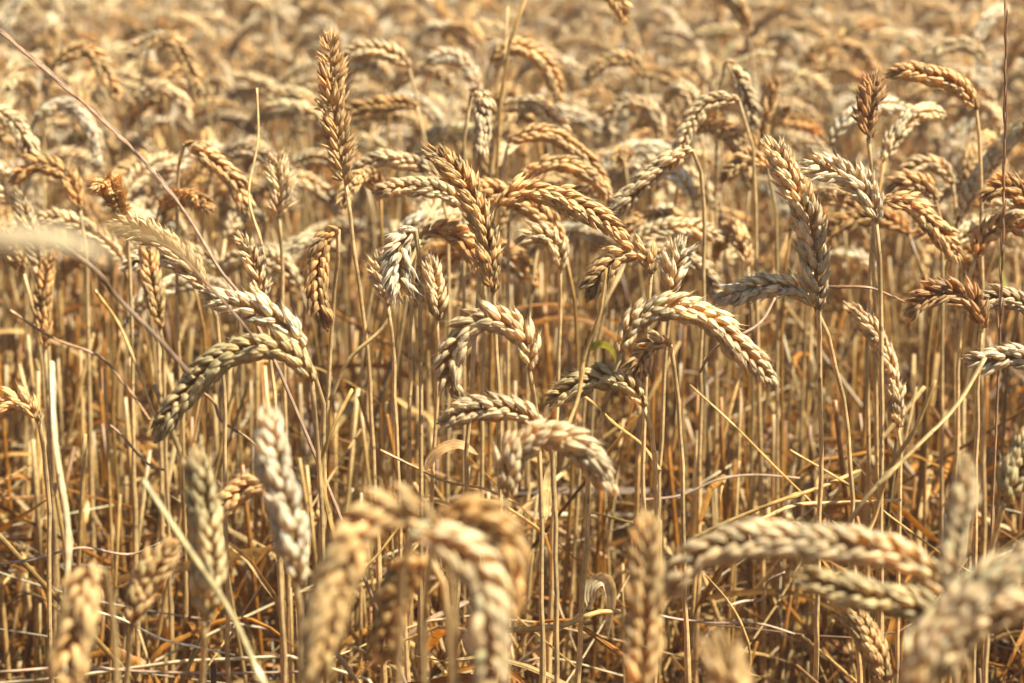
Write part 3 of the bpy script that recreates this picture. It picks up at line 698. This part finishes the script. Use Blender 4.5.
for ti, (kind, d, px, r, cn, label, cat) in enumerate(TH):
    rng = np.random.default_rng(900 + ti)
    P = np.array([at(x, y, d + 0.02 * rng.normal() * (kind == 'straw') * 0.5) for x, y in px])
    col = COLS[cn]
    if kind == 'grass':
        # the foot runs on down to the soil; short husks lie close along the stalk
        if P[0][2] > 0.03:
            dv = unit(P[0] - P[1]); sl = dv[:2] / max(.3, -dv[2]); q = P[0][2]
            P = np.vstack([[P[0][0] + sl[0] * q * .5, P[0][1] + sl[1] * q * .5, 0.0], P])
        Q, _ = catmull(P, 10)
        root = empty("grass_stalk", Q[0])
        tag(root, label, cat)
        n = len(Q)
        link("stem", tube(Q, np.linspace(r * 1.2, r * .55, n), col, 6, col * 1.25, rng=rng).mesh("stem", M_STEM), root)
        top = resample(Q[int(n * .45):], 30)
        T, S, N = frames(top, (0, 1, 0))
        sp = []
        TV, TF, TU = LODS[1]
        for i in range(1, 30):
            s = S[i] * (1 if i % 2 else -1)
            dr = unit(T[i] + s * 0.13 + N[i] * rng.normal() * .05)
            nn = unit(s - dr * np.dot(s, dr)); lt = np.cross(dr, nn)
            g = Geo()
            Lh = rng.uniform(.011, .017)
            V = top[i] + s * r * .4 + dr * (TV[:, 2:3] * Lh) + lt * (TV[:, 0:1] * r * 1.9) + nn * (TV[:, 1:2] * r * 1.7)
            g.add(V, TF, np.tile(col * rng.uniform(.9, 1.5), (len(TV), 1)), TU)
            sp.append(g)
        link("seed_head", merge(sp).mesh("seed_head", M_EAR), root)
    elif kind == 'straw':
        Q, _ = catmull(P, 8)
        Q = resample(Q, 5)
        Q[1:-1] += rng.normal(size=(3, 3)) * 0.0022
        Q = resample(catmull(Q, 8)[0], 26)
        R = r * (1 + 0.05 * rng.normal(size=26)) * np.linspace(1.1, .85, 26)
        k = int(rng.integers(6, 20)); R[k] *= 1.5
        o = link("straw" if cat == "straw" else "twig", tube(Q, R, col * 0.95, 7, col * 1.08, flat=rng.uniform(.4, .8), rng=rng).mesh("straw", M_STEM))
        tag(o, label, cat, "loose straws and twigs among the stems")
    else:
        Q, _ = catmull(P, 8)
        o = link("dry_leaf", leaf_geo(Q, r, rng, col, rng.uniform(.6, 1.3), rng.uniform(-1.5, 1.5)).mesh("dry_leaf", M_LEAF))
        tag(o, label, cat, "withered leaves among the stems")

# ------------------------------------------------------------------ the rest of the field
rng = np.random.default_rng(2024)
plants = []


def free_of_frame(P, margin):
    x, y, d = proj(P)
    return bool(np.all((x < -margin) | (x > 1024 + margin) | (y > 683 + margin) | (d < 0.05)))


hero_pix = []
for (ep, sp, ex, ey, ed, short) in hero_ears:
    for q in range(0, len(ex), 3):
        hero_pix.append((ex[q], ey[q], ed[q]))
hero_pix = np.array(hero_pix)


def random_path(x, y, rng):
    d = y
    h = rng.normal(0.71, 0.066) + 0.012 * max(0, min(d, 4) - 1.5)
    Le = float(np.clip(rng.normal(0.088, 0.011), 0.06, 0.115))
    u = rng.random()
    B = rng.uniform(8, 50) if u < 0.13 else (rng.uniform(75, 150) if u < 0.85 else rng.uniform(150, 185))
    B = math.radians(B)
    az = rng.choice([math.pi, 0.0]) + rng.normal() * 0.9
    lean = abs(rng.normal()) * 0.12
    laz = rng.uniform(0, 2 * math.pi)
    out = np.array([math.cos(az), math.sin(az), 0.0])
    Ls = 0.62
    ns, ne = 12, 14
    # stem: straight with a light sway, bending over in its last 7 cm
    pts = [np.array([0., 0., 0.])]
    th = 0
    seg = []
    ds = Ls / 40
    pos = np.array([0., 0., 0.])
    st = [pos]
    for q in range(40):
        s = (q + .5) / 40
        b = 0.22 * B * np.clip((s - 0.87) / 0.13, 0, 1) ** 1.5
        v = np.array([math.cos(laz) * lean, math.sin(laz) * lean, 1.0]) + out * math.tan(min(b, 1.3)) + np.array([0.02 * math.sin(6 * s + laz), 0.02 * math.cos(5 * s), 0])
        pos = pos + unit(v) * ds
        st.append(pos)
    er = [pos]
    for q in range(ne):
        b = B * (0.22 + 0.78 * ((q + .7) / ne) ** 0.85)
        v = out * math.sin(b) + np.array([math.cos(laz) * lean, math.sin(laz) * lean, math.cos(b)])
        pos = pos + unit(v) * Le / ne
        er.append(pos)
    st, er = np.array(st), np.array(er)
    top = max(er[:, 2].max(), st[:, 2].max())
    dz = h - top
    # stretch or shorten the straight part
    k = (Ls + dz) / Ls
    st2 = st.copy(); st2[:, 2] *= k; st2[:, :2] *= 1
    er = er + (st2[-1] - st[-1])
    o = np.array([x, y, 0.0])
    return st2 + o, er + o, B


PAL = [('pale straw', PALE), ('whitish', WHITE), ('golden', GOLD), ('amber', AMBER), ('brownish', BROWN), ('greyish', GREY)]
PW = np.array([.42, .19, .33, .04, .0, .02]); PW /= PW.sum()
PWF = np.array([.42, .25, .28, .03, .0, .02]); PWF /= PWF.sum()  # far ears weighted paler: veil glare put into their colour


def density(y):
    return 540 if y < 2.3 else 430 if y < 2.8 else (330 if y < 4.4 else 160)


cell = 0.05
ys = np.arange(-0.5, 7.6, cell)
for y in ys:
    half = max(0.55, 0.5 * 1024 / FPX * max(y, .3) + 0.42)
    for x in np.arange(-half, half, cell):
        if rng.random() > density(y) * cell * cell:
            continue
        xx, yy = x + rng.uniform(0, cell), y + rng.uniform(0, cell)
        sp_, ep_, B = random_path(xx, yy, rng)
        seed = int(rng.integers(1 << 30))
        full = np.vstack([sp_[5:], ep_])
        px, py, dep = proj(ep_)
        inside = not free_of_frame(full, 40)
        if inside:
            if yy < 1.36: continue
            # keep the wheat one can tell apart in front of these in view
            cx, cy, cdp = px.mean(), py.mean(), dep.mean()
            if cdp < 2.3 and py.max() > 285 + 45 * rng.random(): continue
            far = hero_pix[(hero_pix[:, 2] > cdp - 0.02)]
            if len(far):
                dist = np.hypot(far[:, 0][:, None] - px[None, :], far[:, 1][:, None] - py[None, :]).min()
                if dist < 9: continue
        else:
            if math.hypot(xx, yy) < 0.28: continue
        ci = int(rng.choice(len(PAL), p=PW if yy < 2.4 else PWF))
        p = dict(seed=seed, scale=float(np.clip(rng.normal(1.0, .08), .8, 1.2)), roll=rng.uniform(0, 3.1), spread=float(rng.uniform(.92, 1.3)),
                 col=PAL[ci][1] * (1 + .08 * rng.normal()), loose=float(max(0, rng.normal(.05, .12))), cname=PAL[ci][0],
                 stem_col=(STRAW * .65 + (PALE if rng.random() < .5 else RUST) * .35) * rng.uniform(.6, 1.02), leaves=1 if rng.random() < .7 else 0, B=B)
        plants.append((sp_, ep_, p, inside))

# what shows: a coarse depth sort of ear and stem points in the picture
pix, dpt, own = [], [], []
BW, BH = 512, 342


def splat(P, rad, oid):
    x, y, d = proj(P)
    ok = d > 0.1
    for xx, yy, dd in zip(x[ok], y[ok], d[ok]):
        r = max(0.6, rad * FPX / dd / 2)
        x0, x1 = int(max(0, xx / 2 - r)), int(min(BW - 1, xx / 2 + r))
        y0, y1 = int(max(0, yy / 2 - r)), int(min(BH - 1, yy / 2 + r))
        if x1 < x0 or y1 < y0: continue
        gx_, gy_ = np.meshgrid(np.arange(x0, x1 + 1), np.arange(y0, y1 + 1))
        pp = (gy_ * BW + gx_).ravel()
        pix.append(pp); dpt.append(np.full(len(pp), dd, np.float32)); own.append(np.full(len(pp), oid, np.int32))


for i, (ep, sp, *_r) in enumerate(hero_ears):
    splat(resample(ep, 18), .0062, -2)
for i, (sp_, ep_, p, inside) in enumerate(plants):
    if inside:
        splat(resample(ep_, 12), .0062, i)
        splat(resample(sp_[15:], 24), .0012, i)
pix = np.concatenate(pix); dpt = np.concatenate(dpt); own = np.concatenate(own)
o_ = np.lexsort((dpt, pix))
pix, own = pix[o_], own[o_]
first = np.concatenate([[True], pix[1:] != pix[:-1]])
pix, own = pix[first], own[first]
cnt = np.bincount(own[own >= 0], minlength=len(plants))
N_IND = 300 - len(H)
chosen = [i for i in np.argsort(-cnt)[:N_IND] if cnt[i] > 20]
cen = {}
for i in chosen:
    q = pix[own == i]
    cen[i] = (2 * (q % BW).mean(), 2 * (q // BW).mean())
marks = [(np.median(ex), np.median(ey), short) for (_, _, ex, ey, _, short) in hero_ears]


def pose(B, ep):
    x, y, d = proj(ep)
    side = "left" if x[-1] < x[0] - 6 else ("right" if x[-1] > x[0] + 6 else None)
    b = math.degrees(B)
    if b < 50: return "upright ear"
    if side is None: return "ear seen end on" if b < 120 else "ear folded straight down"
    if b < 110: return f"ear nodding {side}"
    if b < 150: return f"ear arching {side}"
    return f"hooked ear hanging {side}"


used = set()
for i in chosen:
    sp_, ep_, p, _ = plants[i]
    cx, cy = cen[i]
    near = sorted(marks, key=lambda m_: (m_[0] - cx) ** 2 + (m_[1] - cy) ** 2)
    lab = None
    dist = float(np.median(proj(ep_)[2]))
    blur = "" if dist < 1.75 else ("blurred " if dist < 2.8 else "far blurred ")
    for m_ in near[:8]:
        dx, dy = cx - m_[0], cy - m_[1]
        r = math.hypot(dx, dy)
        word = "just " if r < 45 else ("well " if r > 110 else "")
        if abs(dx) > 2.2 * abs(dy): rel = f"{word}{'right' if dx > 0 else 'left'} of"
        elif abs(dy) > 2.2 * abs(dx): rel = f"{word}{'below' if dy > 0 else 'above'}"
        else: rel = f"{word}{'below and' if dy > 0 else 'above and'} {'right' if dx > 0 else 'left'} of"
        l = f"{blur}{p['cname']} {pose(p['B'], ep_)} {rel} {m_[2]}"
        if l not in used and len(l.split()) <= 16:
            lab = l
            break
    if lab is None:
        lab = f"{blur}{p['cname']} {pose(p['B'], ep_)} near {near[0][2]}"
    used.add(lab)
    build_plant(sp_, ep_, p, 1 if dist < 2.6 else 2, False, lab, GROUP)

ch = set(chosen)
g_all = []
for i, (sp_, ep_, p, inside) in enumerate(plants):
    if i in ch: continue
    r_ = np.random.default_rng(p['seed'])
    dist = float(np.median(proj(ep_)[2]))
    lod = 2 if (inside and dist < 4.0) else 3
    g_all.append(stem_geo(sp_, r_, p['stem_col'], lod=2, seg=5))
    g_all += ear_spikelets(ep_, p['scale'], p['seed'], lod, p['roll'], p['spread'], p['col'], p['loose'])
    if p['leaves'] and dist < 4:
        g_all.append(leaf_geo(stem_leaf_path(sp_, r_), r_.uniform(.004, .008), r_, RUST * r_.uniform(.6, 1.1), r_.uniform(.8, 2.4), r_.uniform(-4, 4), 3))
tag(link("wheat_field", merge(g_all).mesh("wheat_field", M_EAR)), "dense ripe wheat filling the field behind and around the nearer ears", "wheat field", None, "stuff")

# bare tillers and broken stems between the plants
g_all = []
for q in range(4400):
    y = 1.15 + 3.2 * rng.random() ** 1.25
    half = 0.5 * 1024 / FPX * y + 0.3
    x = rng.uniform(-half, half)
    h = float(np.clip(rng.normal(.46 if y > 1.5 else .36, .11), .15, .66))
    a = rng.uniform(0, 2 * math.pi); ln = abs(rng.normal()) * .20
    wall = q >= 2600                                   # standing straw close behind the nearer ears
    if wall:
        y = rng.uniform(1.38, 2.5)
        x = rng.uniform(-1, 1) * (0.5 * 1024 / FPX * y + 0.3)
        h = float(np.clip(rng.normal(.56, .06), .4, .66))
        ln = abs(rng.normal()) * .13
    if rng.random() < (.15 if wall else .5): ln += rng.uniform(.2, .9)
    top = np.array([x + math.cos(a) * ln * h, y + math.sin(a) * ln * h, h])
    mid = np.array([x + math.cos(a) * ln * h * .4, y + math.sin(a) * ln * h * .4, h * .5]) + rng.normal(size=3) * .006
    P, _ = catmull([np.array([x, y, 0.]), mid, top], 5)
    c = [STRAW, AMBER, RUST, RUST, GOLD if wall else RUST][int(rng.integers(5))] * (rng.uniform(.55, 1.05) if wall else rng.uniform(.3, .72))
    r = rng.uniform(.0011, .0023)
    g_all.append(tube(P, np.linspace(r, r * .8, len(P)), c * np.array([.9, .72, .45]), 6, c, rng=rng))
    for _ in range(int(rng.random() < .75) + int(rng.random() < .3)):
        g_all.append(leaf_geo(stem_leaf_path(P, rng), rng.uniform(.005, .012), rng, (RUST if rng.random() < .6 else AMBER) * rng.uniform(.5, 1.1), rng.uniform(.8, 2.4), rng.uniform(-4, 4), 3))
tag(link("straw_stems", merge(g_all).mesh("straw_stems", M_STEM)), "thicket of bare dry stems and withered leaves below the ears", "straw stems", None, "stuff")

# fallen straw hanging in the lower stems and lying on the soil
g_all = []
for q in range(1500, 4650):
    y = 1.25 + 2.4 * rng.random() ** 1.5
    if q > 4200: y = rng.uniform(1.28, 1.75)
    half = 0.5 * 1024 / FPX * y + 0.25
    x = rng.uniform(-half, half)
    z = rng.random() ** 1.25 * (.54 if y > 1.5 else .40)
    if q > 4200: z = rng.uniform(.30, .53)
    L = rng.uniform(.06, .36)
    a = rng.uniform(0, 2 * math.pi); el = rng.normal() * .35
    dv = np.array([math.cos(a) * math.cos(el), math.sin(a) * math.cos(el), math.sin(el)])
    c = np.array([x, y, z + .02])
    kink = rng.normal(size=3) * (.01 if rng.random() < .7 else .04)
    pts = [c - dv * L / 2, c + kink, c + dv * L / 2]
    for p_ in pts: p_[2] = max(p_[2], .006)
    P, _ = catmull(pts, 4)
    col = [STRAW, PALE, WHITE, RUST, AMBER, MAUVE, RUSSET][int(rng.choice(7, p=[.24, .14, .06, .26, .17, .05, .08]))] * rng.uniform(.4, .9)
    if rng.random() < .3:
        g_all.append(leaf_geo(P, rng.uniform(.003, .008), rng, col, rng.uniform(.6, 2.2), rng.uniform(-4, 4), 3))
    else:
        r = rng.uniform(.0004, .0015 if q <= 4200 else .001)
        g_all.append(tube(P, np.linspace(r, r * .7, len(P)), col, 5, rng=rng))
tag(link("straw_litter", merge(g_all).mesh("straw_litter", M_STEM)), "tangle of fallen straw and dead leaves on the ground between stems", "straw litter", None, "stuff")

# added haze, standing in for veil glare: far ears pale towards the top
hz = Geo()
hx, hy0, hy1, z0, z1 = 410.0, -410.0, 415.0, -1.0, 1.12
V = np.array([[x, y, z] for z in (z0, z1) for y in (hy0, hy1) for x in (-hx, hx)])
F = np.array([[0, 2, 3, 1], [4, 5, 7, 6], [0, 1, 5, 4], [2, 6, 7, 3], [0, 4, 6, 2], [1, 3, 7, 5]])
hm = bpy.data.materials.new("glare_haze")
hm.use_nodes = True
t = hm.node_tree
for n in list(t.nodes): t.nodes.remove(n)
ho = t.nodes.new("ShaderNodeOutputMaterial")
hv = t.nodes.new("ShaderNodeVolumePrincipled")
hv.inputs["Color"].default_value = (1.0, 0.93, 0.80, 1)
hv.inputs["Density"].default_value = 0.008
hv.inputs["Anisotropy"].default_value = 0.0
t.links.new(hv.outputs[0], ho.inputs["Volume"])
hz.add(V, F, np.ones((8, 3)), np.zeros((8, 3)))
hme = hz.mesh("haze", hm)
hme.polygons.foreach_set("use_smooth", np.zeros(6, dtype=bool))
tag(link("haze", hme), "thin haze added in place of lens glare, paling the far ears of the field", "haze", None, "stuff")
